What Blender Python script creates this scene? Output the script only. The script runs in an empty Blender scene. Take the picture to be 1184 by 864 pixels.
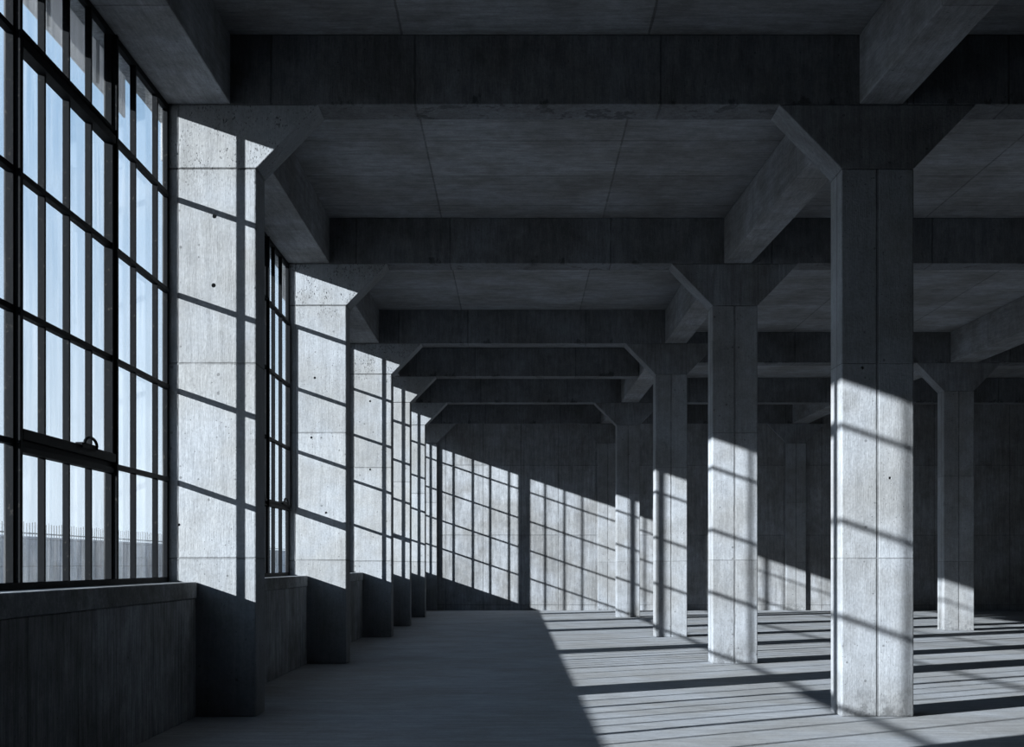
import bpy, bmesh, math, random
from mathutils import Vector, Matrix
random.seed(7)
sc = bpy.context.scene
COL = sc.collection

# ------------------------------------------------------------------ layout
F = 1534.0                      # focal length in pixels of the 1184 wide frame
VPX, VPY = 597.0, 652.0         # vanishing point of the hall's long axis
CAMZ = 1.5
D = [6.0, 13.0, 19.89, 27.1, 31.85, 37.05, 42.58]     # front faces of the cross frames
TH = 0.455                      # thickness of frames along the hall
THS = [TH] * 6 + [0.118]         # the last frame is a shallow one on the back wall
E = 0.002                       # joint between two separately cast members
SOF, CEIL = 6.0, 6.69           # beam soffit, slab underside
HZ, HX = 5.373, 0.61            # haunch foot height, haunch reach
XW = -3.41                      # window plane
XS = -3.14                      # inner face of the parapet under the windows
XP = -2.55                      # inner face of the wall piers
SILL = 1.32
WALLB = 42.70                   # back wall
XR = 24.0                       # far side wall
DM = 29.70                      # frame of the far aisle between frames 3 and 4
SUN = Vector((1.0, 0.645, -0.34)).normalized()

# ------------------------------------------------------------------ node helpers
class NT:
    def __init__(self, tree):
        self.t = tree; self.n = tree.nodes; self.l = tree.links
    def new(self, kind, **kw):
        nd = self.n.new(kind)
        for k, v in kw.items(): setattr(nd, k, v)
        return nd
    def set(self, sock, v):
        if hasattr(v, 'is_output') or isinstance(v, bpy.types.NodeSocket): self.l.new(v, sock)
        else: sock.default_value = v
    def math(self, op, a, b=None, c=None, clamp=False):
        m = self.new('ShaderNodeMath', operation=op); m.use_clamp = clamp
        self.set(m.inputs[0], a)
        if b is not None: self.set(m.inputs[1], b)
        if c is not None: self.set(m.inputs[2], c)
        return m.outputs[0]
    def ramp(self, v, a, b, lo=0.0, hi=1.0):
        m = self.new('ShaderNodeMapRange'); m.clamp = True; m.interpolation_type = 'SMOOTHSTEP'
        self.set(m.inputs[0], v); m.inputs[1].default_value = a; m.inputs[2].default_value = b
        m.inputs[3].default_value = lo; m.inputs[4].default_value = hi
        return m.outputs[0]
    def scale(self, vec, s, off=(0, 0, 0)):
        m = self.new('ShaderNodeMapping'); self.l.new(vec, m.inputs[0])
        m.inputs['Scale'].default_value = s; m.inputs['Location'].default_value = off
        return m.outputs[0]
    def noise(self, vec, scale, detail=4, rough=0.55):
        t = self.new('ShaderNodeTexNoise'); self.l.new(vec, t.inputs['Vector'])
        t.inputs['Scale'].default_value = scale; t.inputs['Detail'].default_value = detail
        t.inputs['Roughness'].default_value = rough
        return t.outputs[0]
    def mixc(self, f, a, b, blend='MIX'):
        m = self.new('ShaderNodeMix', data_type='RGBA', blend_type=blend)
        self.set(m.inputs[0], f); self.set(m.inputs[6], a); self.set(m.inputs[7], b)
        return m.outputs[2]

def material(name):
    m = bpy.data.materials.new(name); m.use_nodes = True
    m.node_tree.nodes.clear()
    return m, NT(m.node_tree)

def concrete(name, base=(0.225, 0.23, 0.238), joints=(), objjoints=(), grain=(7, 7, 0.45), mottle=0.3,
             pits=1.0, spall=0.0, rough=0.88, grain_amt=0.25, seed=0.0, bump=0.5, grime=0.0, drip=0.0):
    """joints: (axis, period, offset, half width) in world metres; objjoints: the same in the object's own frame"""
    base = (base[0] * .98, base[1], base[2] * 1.025)        # cool grey cement
    m, t = material(name)
    out = t.new('ShaderNodeOutputMaterial'); bs = t.new('ShaderNodeBsdfPrincipled')
    t.l.new(bs.outputs[0], out.inputs[0])
    geo = t.new('ShaderNodeNewGeometry'); pos = t.scale(geo.outputs['Position'], (1, 1, 1), (seed, seed * .7, seed * .3))
    tc = t.new('ShaderNodeTexCoord')
    big = t.noise(pos, 0.9, 5, 0.6)
    mid = t.noise(pos, 4.5, 5, 0.65)
    fine = t.noise(pos, 38, 3, 0.6)
    gr = t.noise(t.scale(pos, grain), 3.0, 5, 0.65)
    gr2 = t.noise(t.scale(pos, tuple(g * 5 for g in grain)), 3.0, 3, 0.6)
    v = t.ramp(big, 0.3, 0.7, 1 - mottle, 1 + mottle * 0.55)
    v = t.math('MULTIPLY', v, t.ramp(mid, 0.25, 0.75, 1 - mottle * .6, 1 + mottle * .45))
    v = t.math('MULTIPLY', v, t.ramp(gr, 0.25, 0.75, 1 - grain_amt, 1 + grain_amt * .6))
    v = t.math('MULTIPLY', v, t.ramp(gr2, 0.3, 0.7, 1 - grain_amt * .5, 1 + grain_amt * .4))
    v = t.math('MULTIPLY', v, t.ramp(fine, 0.3, 0.7, 0.9, 1.07))
    # small blow holes
    h = None
    if pits:
        vo = t.new('ShaderNodeTexVoronoi'); t.l.new(pos, vo.inputs['Vector']); vo.inputs['Scale'].default_value = 11
        rnd = t.new('ShaderNodeSeparateColor'); t.l.new(vo.outputs['Color'], rnd.inputs[0])
        size = t.math('MULTIPLY', t.math('SUBTRACT', rnd.outputs[0], 0.62), 0.36 * pits)
        pit = t.math('LESS_THAN', vo.outputs['Distance'], size)
        vo2 = t.new('ShaderNodeTexVoronoi'); t.l.new(pos, vo2.inputs['Vector']); vo2.inputs['Scale'].default_value = 42
        rnd2 = t.new('ShaderNodeSeparateColor'); t.l.new(vo2.outputs['Color'], rnd2.inputs[0])
        size2 = t.math('MULTIPLY', t.math('SUBTRACT', rnd2.outputs[0], 0.72), 0.75 * pits)
        patch = t.ramp(t.noise(pos, 1.7, 3), 0.45, 0.62)
        pit2 = t.math('MULTIPLY', t.math('LESS_THAN', vo2.outputs['Distance'], size2), patch)
        pit = t.math('MAXIMUM', pit, pit2)
        v = t.math('MULTIPLY', v, t.math('SUBTRACT', 1.0, t.math('MULTIPLY', pit, 0.45)))
        h = t.math('MULTIPLY', pit, -0.012)
    # formwork joints
    jm = None
    wob = t.math('MULTIPLY', t.math('SUBTRACT', t.noise(pos, 6, 2), 0.5), 0.012)
    for src, lst in ((geo.outputs['Position'], joints), (tc.outputs['Object'], objjoints)):
        if not lst: continue
        sx = t.new('ShaderNodeSeparateXYZ'); t.l.new(src, sx.inputs[0])
        for ax, per, off, hw in lst:
            c = t.math('ADD', sx.outputs['xyz'.index(ax)], wob)
            d = t.math('PINGPONG', t.math('SUBTRACT', c, off), per / 2.0)   # 0 on a joint
            j = t.ramp(d, hw * 0.5, hw * 1.3, 1.0, 0.0)
            jm = j if jm is None else t.math('MAXIMUM', jm, j)
            # slightly different tone of neighbouring pours
            cell = t.new('ShaderNodeTexWhiteNoise', noise_dimensions='1D')
            t.l.new(t.math('FLOOR', t.math('DIVIDE', t.math('SUBTRACT', c, off - 50 * per), per)), cell.inputs['W'])
            v = t.math('MULTIPLY', v, t.ramp(cell.outputs['Value'], 0, 1, 0.93, 1.06))
    if jm is not None:
        jm = t.math('MULTIPLY', jm, t.ramp(t.noise(pos, 3.0, 3), 0.3, 0.5, 0.45, 1.0))
        v = t.math('MULTIPLY', v, t.math('SUBTRACT', 1.0, t.math('MULTIPLY', jm, 0.42)))
        jh = t.math('MULTIPLY', jm, -0.006)
        h = jh if h is None else t.math('ADD', h, jh)
    bh = t.math('ADD', t.math('MULTIPLY', mid, 0.006 * bump * 2), t.math('MULTIPLY', fine, 0.0035 * bump * 2))
    bh = t.math('ADD', bh, t.math('MULTIPLY', gr2, 0.003 * bump * 2))
    h = bh if h is None else t.math('ADD', h, bh)
    if spall:
        sz = t.new('ShaderNodeSeparateXYZ'); t.l.new(geo.outputs['Position'], sz.inputs[0])
        zm = t.ramp(sz.outputs[2], 5.05, 5.55)
        ms = t.math('MULTIPLY', zm, t.ramp(t.noise(pos, 4.2, 4, .7), 0.47, 0.56))
        mp = t.new('ShaderNodeMapping'); t.l.new(pos, mp.inputs[0]); mp.inputs['Rotation'].default_value = (0, .55, 0); mp.inputs['Scale'].default_value = (1, 1, .4)
        vs = t.new('ShaderNodeTexVoronoi'); t.l.new(mp.outputs[0], vs.inputs['Vector']); vs.inputs['Scale'].default_value = 62
        rs = t.new('ShaderNodeSeparateColor'); t.l.new(vs.outputs['Color'], rs.inputs[0])
        chip = t.math('MULTIPLY', t.math('LESS_THAN', vs.outputs['Distance'], t.math('MULTIPLY', t.math('SUBTRACT', rs.outputs[1], .35), t.math('MULTIPLY', t.noise(pos, 9, 3), 1.5))), ms)
        h = t.math('ADD', h, t.math('MULTIPLY', chip, -.03 * spall))
        v = t.math('MULTIPLY', v, t.math('SUBTRACT', 1.0, t.math('MULTIPLY', chip, .5)))
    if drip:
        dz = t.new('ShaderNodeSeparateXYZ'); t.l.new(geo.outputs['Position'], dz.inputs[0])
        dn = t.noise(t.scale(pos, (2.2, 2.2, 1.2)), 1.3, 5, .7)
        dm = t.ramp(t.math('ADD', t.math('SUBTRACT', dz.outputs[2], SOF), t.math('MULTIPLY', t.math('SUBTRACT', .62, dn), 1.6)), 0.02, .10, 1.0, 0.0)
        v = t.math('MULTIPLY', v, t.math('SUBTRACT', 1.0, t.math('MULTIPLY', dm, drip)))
    if grime:
        gz = t.new('ShaderNodeSeparateXYZ'); t.l.new(geo.outputs['Position'], gz.inputs[0])
        gm = t.math('MULTIPLY', t.ramp(gz.outputs[2], 0.0, .55, 1.0, 0.0), t.ramp(t.noise(pos, 9, 5, .75), .42, .62))
        v = t.math('MULTIPLY', v, t.math('SUBTRACT', 1.0, t.math('MULTIPLY', gm, grime)))
        blot = t.ramp(t.noise(t.scale(pos, (1, 1, .8)), 2.3, 4, .6), .66, .72, 0, .22)
        v = t.math('MULTIPLY', v, t.math('SUBTRACT', 1.0, blot))
    col = t.mixc(t.ramp(big, 0.35, 0.65), (base[0] * 1.02, base[1], base[2] * .97, 1), (base[0] * .98, base[1], base[2] * 1.03, 1))
    vv = t.new('ShaderNodeCombineXYZ')
    for i in range(3): t.l.new(v, vv.inputs[i])
    fin = t.mixc(1.0, col, vv.outputs[0], 'MULTIPLY')
    t.l.new(fin, bs.inputs['Base Color']); bs.inputs['Roughness'].default_value = rough
    bs.inputs['Specular IOR Level'].default_value = 0.3
    b = t.new('ShaderNodeBump'); b.inputs['Strength'].default_value = 0.9; b.inputs['Distance'].default_value = 1.0
    t.l.new(h, b.inputs['Height']); t.l.new(b.outputs[0], bs.inputs['Normal'])
    return m

M = {}
VJ = (0.0, 500, 0)
M['pier'] = concrete('pier_concrete', joints=[('z', 1.91, 1.553, .010)], objjoints=[('x', 9.0, -.30, .009)], spall=1.0, seed=3.1, base=(.235, .242, .25), mottle=.15, grain_amt=.12, pits=1.3)
M['column'] = concrete('column_concrete', base=(.235, .242, .252), grain_amt=.12, joints=[('z', 1.91, 1.553, .004)], objjoints=[('x', 9.0, .0, .014), ('y', 9.0, .19, .014)], seed=8.3, mottle=.22, pits=1.25, grime=.45)
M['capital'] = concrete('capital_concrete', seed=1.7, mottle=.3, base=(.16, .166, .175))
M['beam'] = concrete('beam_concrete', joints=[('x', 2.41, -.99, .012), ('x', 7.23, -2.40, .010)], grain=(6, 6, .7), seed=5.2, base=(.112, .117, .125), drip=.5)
M['girder'] = concrete('girder_concrete', joints=[('y', 2.4, 1.1, .010)], grain=(5, .5, 5), seed=2.2, base=(.2, .205, .213), bump=.7)
M['slab'] = concrete('slab_concrete', joints=[('x', 2.42, -1.12, .012), ('y', 1.47, 16.28, .014)], grain=(.6, 5, 5), seed=6.6, base=(.2, .205, .213), pits=.6)
M['parapet'] = concrete('parapet_concrete', joints=[('y', .98, 12.45, .010)], grain=(7, 7, .35), seed=4.4, base=(.31, .318, .33), mottle=.4, grain_amt=.45)
M['sill'] = concrete('sill_concrete', grain=(3, 3, 3), seed=9.4, base=(.26, .265, .27), mottle=.35, pits=.7)
M['wall'] = concrete('back_wall_concrete', joints=[('x', 1.21, -1.06, .012), ('z', 2.25, 2.42, .010)], grain=(5, 5, .4), seed=7.7, base=(.215, .22, .228), mottle=.26)
M['floor'] = concrete('floor_concrete', grain=(.25, 4, 4), seed=1.1, base=(.29, .30, .315), pits=.45, mottle=.16, grain_amt=.2, rough=.75, bump=.35)
M['outer'] = concrete('outdoor_concrete', joints=[('y', 3.0, 1.0, .015), ('z', .5, .45, .01)], seed=6.1, base=(.46, .475, .50))
M['dark'] = concrete('hole_concrete', seed=1.9, base=(.08, .082, .088))

def steel(name, base, fleck):
    m, t = material(name)
    out = t.new('ShaderNodeOutputMaterial'); bs = t.new('ShaderNodeBsdfPrincipled'); t.l.new(bs.outputs[0], out.inputs[0])
    geo = t.new('ShaderNodeNewGeometry')
    n = t.noise(geo.outputs['Position'], 26, 5, .7)
    c = t.mixc(t.ramp(n, .60, .70), (*base, 1), (*fleck, 1))
    t.l.new(c, bs.inputs['Base Color']); bs.inputs['Roughness'].default_value = .62
    bs.inputs['Specular IOR Level'].default_value = .06
    b = t.new('ShaderNodeBump'); b.inputs['Strength'].default_value = .5; b.inputs['Distance'].default_value = .004
    t.l.new(n, b.inputs['Height']); t.l.new(b.outputs[0], bs.inputs['Normal'])
    return m
M['steel'] = steel('painted_steel', (.004, .0048, .006), (.03, .028, .026))
def strip_canvas():  # pale cloth of the strips added to block sun above the windows
    m, t = material('shade_strip_canvas')
    out = t.new('ShaderNodeOutputMaterial'); geo = t.new('ShaderNodeNewGeometry')
    di = t.new('ShaderNodeBsdfDiffuse'); tl = t.new('ShaderNodeBsdfTranslucent'); mx = t.new('ShaderNodeMixShader')
    c = t.mixc(t.noise(t.scale(geo.outputs['Position'], (1, 3, .6)), 2.0, 5), (.36, .37, .39, 1), (.6, .61, .63, 1))
    t.l.new(c, di.inputs[0]); t.l.new(c, tl.inputs[0]); mx.inputs[0].default_value = .4
    t.l.new(di.outputs[0], mx.inputs[1]); t.l.new(tl.outputs[0], mx.inputs[2]); t.l.new(mx.outputs[0], out.inputs[0])
    return m
M['strip_canvas'] = strip_canvas()
M['galv'] = steel('fence_steel', (.2, .21, .22), (.26, .26, .26))

def glass():
    m, t = material('dusty_glass')
    out = t.new('ShaderNodeOutputMaterial')
    geo = t.new('ShaderNodeNewGeometry'); pos = geo.outputs['Position']
    tr = t.new('ShaderNodeBsdfTransparent'); tr.inputs[0].default_value = (.93, .96, .98, 1)
    tl = t.new('ShaderNodeBsdfTranslucent'); tl.inputs[0].default_value = (.74, .77, .80, 1)
    di = t.new('ShaderNodeBsdfDiffuse'); di.inputs[0].default_value = (.5, .53, .56, 1)
    gl = t.new('ShaderNodeBsdfGlossy'); gl.inputs['Roughness'].default_value = .06
    dm = t.new('ShaderNodeMixShader'); dm.inputs[0].default_value = .35
    t.l.new(tl.outputs[0], dm.inputs[1]); t.l.new(di.outputs[0], dm.inputs[2])
    st = t.noise(t.scale(pos, (1, 6, .35)), 3.2, 5, .6)          # run-down streaks
    bl = t.noise(pos, 1.1, 3)
    f = t.math('MULTIPLY', t.ramp(st, .35, .75, .012, .085), t.ramp(bl, .3, .7, .35, 1.0))
    a = t.new('ShaderNodeMixShader'); t.set(a.inputs[0], f)
    t.l.new(tr.outputs[0], a.inputs[1]); t.l.new(dm.outputs[0], a.inputs[2])
    fr = t.new('ShaderNodeFresnel'); fr.inputs[0].default_value = 1.3
    b = t.new('ShaderNodeMixShader'); t.set(b.inputs[0], t.math('MULTIPLY', fr.outputs[0], .35))
    t.l.new(a.outputs[0], b.inputs[1]); t.l.new(gl.outputs[0], b.inputs[2])
    t.l.new(b.outputs[0], out.inputs[0])
    return m
M['glass'] = glass()

def earth():
    m, t = material('gravel_ground')
    out = t.new('ShaderNodeOutputMaterial'); bs = t.new('ShaderNodeBsdfPrincipled'); t.l.new(bs.outputs[0], out.inputs[0])
    geo = t.new('ShaderNodeNewGeometry')
    n = t.noise(geo.outputs['Position'], 3, 6, .7)
    t.l.new(t.mixc(n, (.14, .145, .15, 1), (.22, .225, .23, 1)), bs.inputs['Base Color']); bs.inputs['Roughness'].default_value = .95
    return m
M['ground'] = earth()

# ------------------------------------------------------------------ mesh helpers
class MB:
    def __init__(self): self.bm = bmesh.new()
    def box(self, x0, x1, y0, y1, z0, z1):
        vs = [self.bm.verts.new((x, y, z)) for x in (x0, x1) for y in (y0, y1) for z in (z0, z1)]
        for q in ((0, 1, 3, 2), (4, 6, 7, 5), (0, 4, 5, 1), (2, 3, 7, 6), (0, 2, 6, 4), (1, 5, 7, 3)):
            self.bm.faces.new([vs[i] for i in q])
        return self
    def prism(self, poly, y0, y1):            # polygon in x, z extruded along y
        a = [self.bm.verts.new((x, y0, z)) for x, z in poly]; b = [self.bm.verts.new((x, y1, z)) for x, z in poly]
        n = len(poly)
        self.bm.faces.new(a); self.bm.faces.new(b[::-1])
        for i in range(n): self.bm.faces.new((a[i], b[i], b[(i + 1) % n], a[(i + 1) % n]))
        return self
    def hexa(self, pts):                      # eight corners ordered like box()
        vs = [self.bm.verts.new(p) for p in pts]
        for q in ((0, 1, 3, 2), (4, 6, 7, 5), (0, 4, 5, 1), (2, 3, 7, 6), (0, 2, 6, 4), (1, 5, 7, 3)):
            self.bm.faces.new([vs[i] for i in q])
        return self
    def tube(self, pts, r, n=10):
        rings = []
        for i, p in enumerate(pts):
            p = Vector(p); d = (Vector(pts[min(i + 1, len(pts) - 1)]) - Vector(pts[max(i - 1, 0)])).normalized()
            u = d.orthogonal().normalized() if i == 0 else (u - d * u.dot(d)).normalized()
            w = d.cross(u)
            rings.append([self.bm.verts.new(p + (u * math.cos(2 * math.pi * k / n) + w * math.sin(2 * math.pi * k / n)) * r) for k in range(n)])
        for a, b in zip(rings, rings[1:]):
            for k in range(n): self.bm.faces.new((a[k], a[(k + 1) % n], b[(k + 1) % n], b[k]))
        self.bm.faces.new(rings[0][::-1]); self.bm.faces.new(rings[-1])
        return self
    def build(self, name, mat, parent=None, bevel=0.0, loc=None):
        bmesh.ops.recalc_face_normals(self.bm, faces=self.bm.faces)
        me = bpy.data.meshes.new(name); self.bm.to_mesh(me); self.bm.free()
        me.materials.append(mat)
        o = bpy.data.objects.new(name, me); COL.objects.link(o)
        if parent: o.parent = parent
        if loc: o.location = loc
        if bevel:
            b = o.modifiers.new('bevel', 'BEVEL'); b.width = bevel; b.segments = 2; b.limit_method = 'ANGLE'
        return o

def tag(o, label=None, cat=None, group=None, kind=None):
    if label: o['label'] = label
    if cat: o['category'] = cat
    if group: o['group'] = group
    if kind: o['kind'] = kind
    return o
def empty(name, loc, label=None, cat=None, group=None, kind=None):
    o = bpy.data.objects.new(name, None); COL.objects.link(o); o.location = loc; o.empty_display_size = .2
    return tag(o, label, cat, group, kind)

def drill(o, holes):
    """sink round tie holes into the front of a mesh: (x, z, radius) on its y = 0 face, in its own frame"""
    c = MB()
    for x, z, r in holes: c.tube([(x, -.05, z), (x, .05, z)], r, 12)
    bmesh.ops.recalc_face_normals(c.bm, faces=c.bm.faces)
    me = bpy.data.meshes.new('cut'); c.bm.to_mesh(me); c.bm.free(); me.materials.append(M['dark'])
    k = bpy.data.objects.new('cut', me); COL.objects.link(k)
    k.parent = o.parent
    b = o.modifiers.new('holes', 'BOOLEAN'); b.object = k; b.operation = 'DIFFERENCE'; b.solver = 'EXACT'
    bpy.context.view_layer.update()
    dg = bpy.context.evaluated_depsgraph_get()
    new = bpy.data.meshes.new_from_object(o.evaluated_get(dg))
    o.modifiers.clear(); old = o.data; o.data = new
    bpy.data.meshes.remove(old); bpy.data.objects.remove(k); bpy.data.meshes.remove(me)

# ------------------------------------------------------------------ setting
tag(MB().box(-4.0, XR + .3, -7.3, WALLB + .3, -.3, 0).build('floor', M['floor']), 'bare grey concrete floor striped by window shadows', 'floor', kind='structure')
tag(MB().box(-4.0, XR + .3, -7.3, WALLB + .3, CEIL, CEIL + .12).build('ceiling', M['slab']), 'grey concrete ceiling slab with panel joints between the beams', 'ceiling', kind='structure')
tag(MB().box(-4.0, XR + .3, WALLB, WALLB + .3, 0, CEIL).build('wall_back', M['wall']), 'concrete back wall catching the lattice shadow of the windows', 'wall', kind='structure')
tag(MB().box(XR, XR + .3, -7.3, WALLB, 0, CEIL).build('wall_right', M['wall']), 'dark concrete side wall beyond the far aisle', 'wall', kind='structure')
tag(MB().box(-4.0, XR + .3, -7.6, -7.3, -.3, CEIL).build('wall_front', M['wall']), 'concrete wall closing the hall behind the viewer', 'wall', kind='structure')

wl = MB()
starts = [4.6] + [d + TH for d in D[:6]]          # where each window begins
ends = [D[0]] + D[1:7]
for a, b in zip(starts, ends):
    wl.box(-3.62, XS, a + E, b - E, 0, SILL - .16 - E)        # parapet under each window
wl.box(-3.62, -3.472, -7.3, WALLB, SOF - .02, CEIL - E)    # fascia over the windows
wl.box(-3.62, XP, D[0], D[0] + TH, 0, CEIL - E)       # the nearest frame, out of the picture
wl.box(-3.62, XS, -7.3, 4.6, 0, CEIL - E)             # solid wall behind the viewer
tag(wl.build('wall_left', M['parapet'], bevel=.008), 'dark stained concrete parapet wall running under the tall windows', 'wall', kind='structure')
tag(MB().box(-70, -3.62, -30, 130, -.3, -.02).build('ground', M['ground']), 'pale ground outside the windows', 'ground', kind='structure')

# ------------------------------------------------------------------ windows
RAILS = [2.325, 3.225, 4.165, 5.10]
def window(n, y0, y1, label, heavies, bars_at, sash_sections=(), hw=.045, shade=.8):
    """steel framed window from y0 to y1; heavies: the heavy mullions' places, bars_at: the thin bars of each section between them"""
    root = empty('window_%d' % n, (XW, y0, SILL), label, 'window', kind='structure')
    L = y1 - y0; H = 6.0 - SILL
    j = .055
    x0, x1 = -.045, .006
    fr = MB()
    fr.box(x0, x1, E, j, 0, H - E); fr.box(x0, x1, L - j, L - E, 0, H - E)
    fr.box(x0, x1, j, L - j, 0, .05); fr.box(x0, x1, j, L - j, H - .06, H - E)
    fr.build('window_frame', M['steel'], root, .004)
    heavies = [h - y0 for h in heavies]
    cuts = [0.0] + heavies + [L]
    for hy in heavies:
        mu = MB()
        mu.box(x0, x1 + .034 + hw / 2, hy - hw / 2, hy + hw / 2, .05, H - .06)
        mu.box(x0, x1 + .016, hy - hw / 2 - .018, hy - hw / 2, .05, H - .06)
        mu.box(x0, x1 + .016, hy + hw / 2, hy + hw / 2 + .018, .05, H - .06)
        mu.build('mullion', M['steel'], root, .004)
    zr = [r - SILL for r in RAILS]
    for s in range(len(cuts) - 1):
        a = cuts[s] + (j if s == 0 else hw / 2 + .018); b = cuts[s + 1] - (j if s == len(cuts) - 2 else hw / 2 + .018)
        bl = bars_at[s]
        if isinstance(bl, int): bars = [a + (b - a) * i / bl for i in range(1, bl)]
        else: bars = [v - y0 for v in bl]
        lattice = MB()
        sash = s in sash_sections
        for by in bars:
            if sash:
                lattice.box(-.03, .022, by - .014, by + .014, .05, zr[0]); lattice.box(-.03, .022, by - .014, by + .014, zr[3], H - .06)
            else: lattice.box(-.03, .022, by - .014, by + .014, .05, H - .06)
        for i, z in enumerate(zr):
            if sash and i in (1, 2): continue
            lattice.box(-.03, .026, a, b, z - .021, z + .021)
        lattice.build('glazing_bars', M['steel'], root, .003)
        if sash:
            sh = MB()
            up, dn = (.095, .065) if n == 1 else (.055, .035)
            st = .04 if n == 1 else .018
            sh.box(-.03, .06 if n == 1 else .045, a + .002, b - .002, zr[0] + .021, zr[0] + up); sh.box(-.03, .045, a + .002, b - .002, zr[0] - dn, zr[0] - .021)
            if n == 1:
                sh.box(-.03, .06, a + .002, b - .002, zr[3] - .085, zr[3] - .021); sh.box(-.03, .045, a + .002, b - .002, zr[3] + .021, zr[3] + .05)
            else: sh.box(-.03, .045, a + .002, b - .002, zr[3] - .03, zr[3] - .021)
            sh.box(-.03, .6 * st + .02, a + .002, a + st, zr[0] + up - .005, zr[3] - .025); sh.box(-.03, .6 * st + .02, b - st, b - .002, zr[0] + up - .005, zr[3] - .025)
            for by in bars: sh.box(-.03, .024, by - .014, by + .014, zr[0] + up - .005, zr[3] - .025)
            for z in zr[1:3]: sh.box(-.03, .028, a + st, b - st, z - .021, z + .021)
            so = sh.build('sash', M['steel'], root, .004)
            hk = MB()
            cy = a + (b - a) * .66; cz = zr[0] + up + .005
            hk.box(.02, .075, cy - .20, cy + .15, cz - .03, cz + .012)
            arc = [(.075, cy + .15 * math.cos(q), cz + .006 + .056 * math.sin(q)) for q in [math.pi * (1.02 - 1.16 * i / 14) for i in range(15)]]
            hk.tube(arc, .0125, 8)
            tag(hk.build('latch_handle', M['steel'], so, .003), 'curved steel latch handle')
    g = MB()
    for s in range(len(cuts) - 1):
        g.box(-.036, -.031, cuts[s] + .03, cuts[s + 1] - .03, .03, H - .03)
    g.build('glass', M['glass'], root)
    sl = MB(); sl.box(-.21, XS - XW + .012, E, L - E, -.16, 0)
    sl.build('window_sill', M['sill'], root, .012)
    sv = MB(); sv.box(-.20, -.185, .02, L - shade, 5.60 - SILL, SOF + .2 - SILL)  # added strip outside the window top, lowers the shadow line on the columns
    for k in range(int(L / 1.2)): sv.box(-.19, -.165, .1 + 1.2 * k, .13 + 1.2 * k, 5.62 - SILL, SOF + .2 - SILL)
    sv.build('added_shade_strip', M['strip_canvas'], root, .002)
    return root

words = ['tall steel window with the large open sash and curved latch, up to the first pier', 'second tall steel window, between the first and second concrete piers',
         'third tall steel window, between the second and third concrete piers', 'fourth steel window, seen edge-on behind the third concrete pier',
         'fifth steel window, hidden in line behind the fourth pier', 'last steel window, casting its lattice on the back wall']
window(1, starts[1], ends[1], words[0], [8.98, 11.15], [[7.5, 8.32], 4, [11.82, 12.54]], (1,))
window(2, starts[2], ends[2], words[1], [16.28, 18.0], [[14.5, 15.42], 4, [18.62, 19.19]], (1, 2))
window(3, starts[3], ends[3], words[2], [22.985, 25.15], [[20.75, 21.6, 22.3], 4, [25.75, 26.2, 26.64]], (1,), hw=.035)
window(4, starts[4], ends[4], words[3], [29.9], [[28.1, 28.7, 29.3], [30.4, 30.9, 31.396]], (1,))
window(5, starts[5], ends[5], words[4], [32.75, 35.3], [[], [33.3, 33.9, 34.9], [35.75, 36.2, 36.6]])
window(6, starts[6], ends[6], words[5], [40.35], [[37.83, 38.75, 39.13, 39.5, 39.9], [40.65, 41.04, 41.40, 41.80, 42.15]], hw=.15, shade=.25)
window(7, starts[0], ends[0], 'steel window beside the viewer, before the first bay', [], [3])

# ------------------------------------------------------------------ columns and piers
def trapezoid(w, left, right):
    p = [(-w / 2, HZ), (w / 2, HZ)]
    if right: p += [(w / 2 + HX, SOF - .03), (w / 2 + HX, SOF)]
    else: p += [(w / 2, SOF)]
    if left: p += [(-w / 2 - HX, SOF), (-w / 2 - HX, SOF - .03)]
    else: p += [(-w / 2, SOF)]
    return p
def trap2(w, left, right):
    p = [(-w / 2, HZ), (w / 2, HZ), (w / 2 + (HX if right else 0), SOF), (-w / 2 - (HX if left else 0), SOF)]
    return p

def column(name, x, y, w, left, right, label, cat, group, mat, holes=(), depth=TH - E):
    r = empty(name, (x, y, 0), label, cat, group, 'thing')
    s = MB().box(-w / 2, w / 2, 0, depth, 0, HZ).build('shaft', mat, r, 0 if holes else .014)
    if holes:
        b = s.modifiers.new('bevel', 'BEVEL'); b.width = .014; b.segments = 2; b.limit_method = 'ANGLE'
        drill(s, holes)
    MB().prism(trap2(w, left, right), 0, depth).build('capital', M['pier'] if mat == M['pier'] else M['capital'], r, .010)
    return r

PW = XP + 3.465                                     # pier width
PX = (XP - 3.465) / 2
def hole(px, py, k, r=.016):                       # a tie hole on pier k where the photograph shows one
    return ((px - VPX) * D[k] / F - PX, CAMZ + (VPY - py) * D[k] / F, r)
pier_words = ['sunlit concrete pier with two tie holes, nearest along the window wall', 'second concrete pier along the window wall, with narrow sunlit face',
              'third concrete pier along the window wall, beside a sliver of glass', 'fourth concrete pier along the window wall',
              'fifth concrete pier along the window wall, last one standing free', 'concrete pier in the window wall corner, engaged in the back wall']
pier_holes = {1: [hole(248, 250, 1, .022), hole(247, 330, 1, .022), hole(207, 607, 1, .013)], 2: [hole(364, 437, 2, .018), hole(360, 506, 2, .018), hole(377, 593, 2, .018)],
              3: [hole(428, 464, 3, .022), hole(428, 543, 3, .022)]}
for k in range(1, 7):
    column('concrete_pier', PX, D[k], PW, False, True, pier_words[k - 1], 'pier', 'piers along the window wall', M['pier'], pier_holes.get(k, ()), THS[k] - E)

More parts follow.
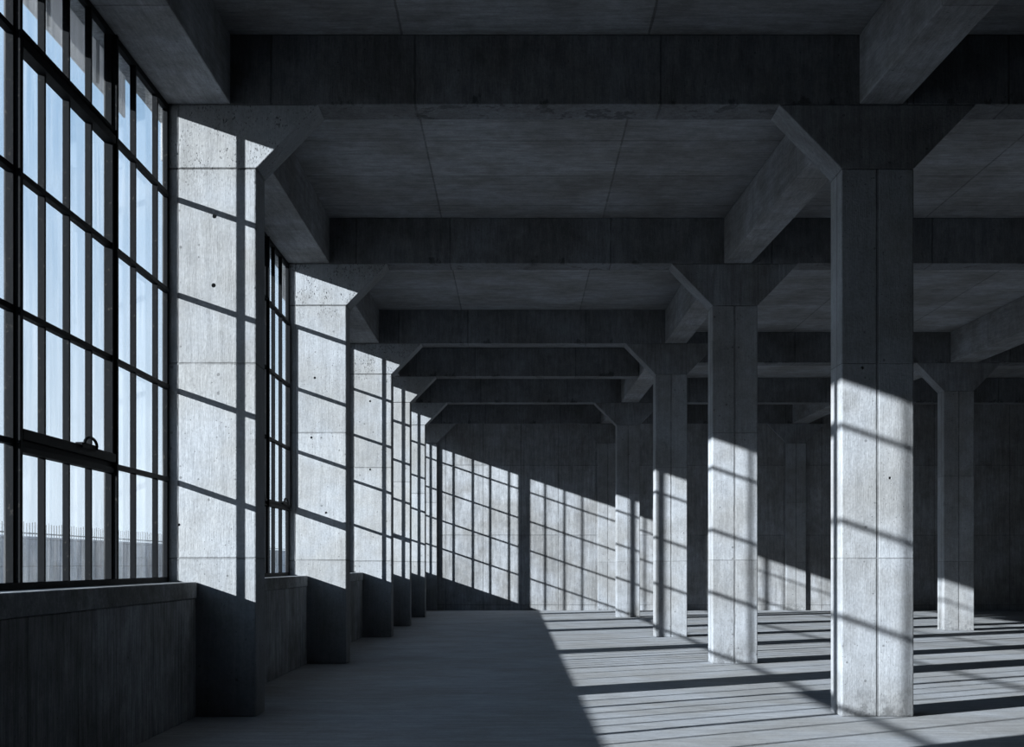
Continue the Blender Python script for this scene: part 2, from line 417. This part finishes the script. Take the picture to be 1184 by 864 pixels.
A = {1: (3.541, .71), 2: (3.278, .68), 3: (3.166, .65), 5: (3.125, .65), 6: (2.942, .65)}
col_words = {1: 'large sunlit concrete column, nearest of the free-standing row', 2: 'second free-standing concrete column, half lit under its flared head',
             3: 'third free-standing concrete column, crossed by a mullion shadow', 5: 'slim far concrete column before the back wall',
             6: 'concrete column engaged in the back wall, behind the slim far column'}
for k, (x, w) in A.items():
    hs = [(-.15, 3.42, .016), (.12, 2.34, .014)] if k == 1 else ()
    column('concrete_column', x, D[k], w, True, k in (1, 2, 3, 5), col_words[k], 'column', 'columns beside the middle aisle', M['column'], hs, THS[k] - E)
column('concrete_column', 9.91, DM, .68, True, True, 'concrete column standing alone in the dark far aisle, lit only at its foot', 'column', 'columns of the far aisle', M['column'])
column('concrete_column', 8.98, D[6], .64, True, True, 'concrete column against the back wall in the far aisle', 'column', 'columns of the far aisle', M['column'], (), THS[6] - E)

# ------------------------------------------------------------------ beams across the hall
bw = {1: 'first concrete cross beam, nearest overhead, from window wall to the large column', 2: 'second concrete cross beam overhead, meeting the half-lit second column',
      3: 'third concrete cross beam overhead, spanning to the third column', 4: 'fourth concrete cross beam overhead, with no column of its own',
      5: 'fifth concrete cross beam overhead, before the back wall', 6: 'concrete cross beam lying against the back wall'}
AX = {k: v[0] for k, v in A.items()}; AX[4] = 3.15
def beam(name, pts, mat, label, group):
    return tag(MB().hexa(pts).build(name, M[mat], bevel=.01), label, 'beam', group, 'thing')
def cross(xa, xb, y, th, label, group):
    pts = [(x, yy, z) for x in (xa + E / 2, xb - E / 2) for yy in (y, y + th - E) for z in (SOF + E, CEIL - E)]
    return beam('cross_beam', pts, 'beam', label, group)
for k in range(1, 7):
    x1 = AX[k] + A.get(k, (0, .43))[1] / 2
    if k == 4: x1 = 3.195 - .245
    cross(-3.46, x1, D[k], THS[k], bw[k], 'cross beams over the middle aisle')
rb = [(1, D[1], AX[1] + .355, 9.9, 'concrete cross beam leaving the large column towards the dark aisle'),
      (2, D[2], AX[2] + .34, 9.85, 'concrete cross beam leaving the second column towards the dark aisle'),
      (0, DM, 3.21 + .245, 10.25, 'concrete cross beam ending on the lone far aisle column'),
      (5, D[5], AX[5] + .325, 9.55, 'concrete cross beam leaving the slim far column towards the dark aisle'),
      (6, D[6], AX[6] + .325, 9.3, 'concrete cross beam against the back wall in the far aisle')]
fa = 'cross beams over the far aisle'
for k, y, xa, xb, lab in rb: cross(xa, xb, y, THS[k], lab, fa)
cross(10.25, XR, DM, TH, 'concrete cross beam beyond the lone far aisle column', fa)
cross(9.55, XR, D[5], TH, 'concrete cross beam in the dark outer aisle, deep behind the lone column', fa)

# ------------------------------------------------------------------ beams along the hall
gw = 'concrete edge beam over the %s window'
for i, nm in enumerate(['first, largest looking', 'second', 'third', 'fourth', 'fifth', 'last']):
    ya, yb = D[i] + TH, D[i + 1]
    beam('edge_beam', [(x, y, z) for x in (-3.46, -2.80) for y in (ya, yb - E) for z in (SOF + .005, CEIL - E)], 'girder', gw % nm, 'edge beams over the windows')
def girder(xa, ya, xb, yb, w, label, group):
    h = w / 2; z0, z1 = SOF + .005, CEIL - E; yb -= E
    beam('lengthwise_girder', [(xa - h, ya, z0), (xa - h, ya, z1), (xb - h, yb, z0), (xb - h, yb, z1),
                               (xa + h, ya, z0), (xa + h, ya, z1), (xb + h, yb, z0), (xb + h, yb, z1)], 'girder', label, group)
ga = 'girders along the free-standing columns'
girder(3.80, D[0], 3.575, D[1], .43, 'concrete girder running overhead to the large sunlit column', ga)
girder(3.55, D[1] + TH, 3.32, D[2], .41, 'concrete girder between the large and second columns', ga)
girder(3.30, D[2] + TH, 3.26, D[3], .44, 'concrete girder between the second and third columns', ga)
girder(3.22, D[3] + TH, 3.17, D[5], .48, 'concrete girder between the third and slim far columns', ga)
girder(3.13, D[5] + TH, 2.95, D[6], .45, 'concrete girder from the slim far column to the back wall', ga)
gb = 'girders over the far aisle columns'
girder(10.25, D[2] + TH, 10.02, DM, .6, 'concrete girder in the far aisle, ending on the lone column', gb)
girder(9.7, DM + TH, 9.2, D[5], .52, 'concrete girder in the far aisle behind the lone column', gb)
girder(9.2, D[5] + TH, 9.12, D[6], .52, 'concrete girder in the far aisle, reaching the back wall', gb)

# ------------------------------------------------------------------ outside
fence = empty('boundary_fence', (-9.0, 18.0, 0), 'pale boundary wall with upright steel pickets, outside the nearest window', 'fence')
MB().box(-.12, .12, 0, 40, -.05, 2.0).build('wall_base', M['outer'], fence, .01)
rl = MB(); rl.box(-.015, .015, 0, 40, 2.05, 2.075)
rl.build('rail', M['galv'], fence)
pk = None
for i in range(96):
    p = MB().tube([(0, 4.2 + i * .145, 1.98), (0, 4.2 + i * .145, 2.27)], .011, 6) if pk is None else None
    if pk is None: pk = p.build('picket', M['galv'], fence)
    else:
        c = pk.copy(); COL.objects.link(c); c.parent = fence; c.location = (0, i * .145, random.uniform(-.03, .01))

# ------------------------------------------------------------------ light
sun = bpy.data.lights.new('sun', 'SUN'); sun.energy = 17.8; sun.angle = math.radians(.55); sun.color = (1.0, .985, .965)
so = bpy.data.objects.new('sun', sun); COL.objects.link(so); so.location = (-20, -10, 15)
so.rotation_euler = SUN.to_track_quat('-Z', 'Y').to_euler()

w = bpy.data.worlds.new('sky'); sc.world = w; w.use_nodes = True
w.node_tree.nodes.clear(); t = NT(w.node_tree)
out = t.new('ShaderNodeOutputWorld'); bg = t.new('ShaderNodeBackground'); t.l.new(bg.outputs[0], out.inputs[0])
tc = t.new('ShaderNodeTexCoord'); sx = t.new('ShaderNodeSeparateXYZ'); t.l.new(tc.outputs['Generated'], sx.inputs[0])
el = sx.outputs[2]
c = t.mixc(t.ramp(el, 0.0, .36), (.72, .82, .92, 1), (.38, .57, .80, 1))
c = t.mixc(t.ramp(el, .36, 1.0), c, (.16, .29, .50, 1))
cl = t.noise(t.scale(tc.outputs['Generated'], (2, 2, 6)), 1.6, 5, .55)
c = t.mixc(t.ramp(cl, .5, .75, 0, .45), c, (.80, .87, .94, 1))
t.l.new(c, bg.inputs[0]); bg.inputs[1].default_value = 1.38

# ------------------------------------------------------------------ camera
cd = bpy.data.cameras.new('camera'); co = bpy.data.objects.new('camera', cd); COL.objects.link(co)
co.location = (0, 0, CAMZ); co.rotation_euler = (math.pi / 2, 0, 0)
cd.sensor_fit = 'HORIZONTAL'; cd.sensor_width = 36; cd.lens = 36 * F / 1184
cd.shift_x = -(VPX - 592) / 1184; cd.shift_y = (VPY - 432) / 1184
cd.clip_end = 400
sc.camera = co
sc.view_settings.view_transform = 'Standard'; sc.view_settings.look = 'None'
sc.view_settings.exposure = 0.0; sc.view_settings.gamma = 1.0; sc.view_settings.use_curve_mapping = False
sc.cycles.max_bounces = 10; sc.cycles.diffuse_bounces = 5; sc.cycles.transparent_max_bounces = 24
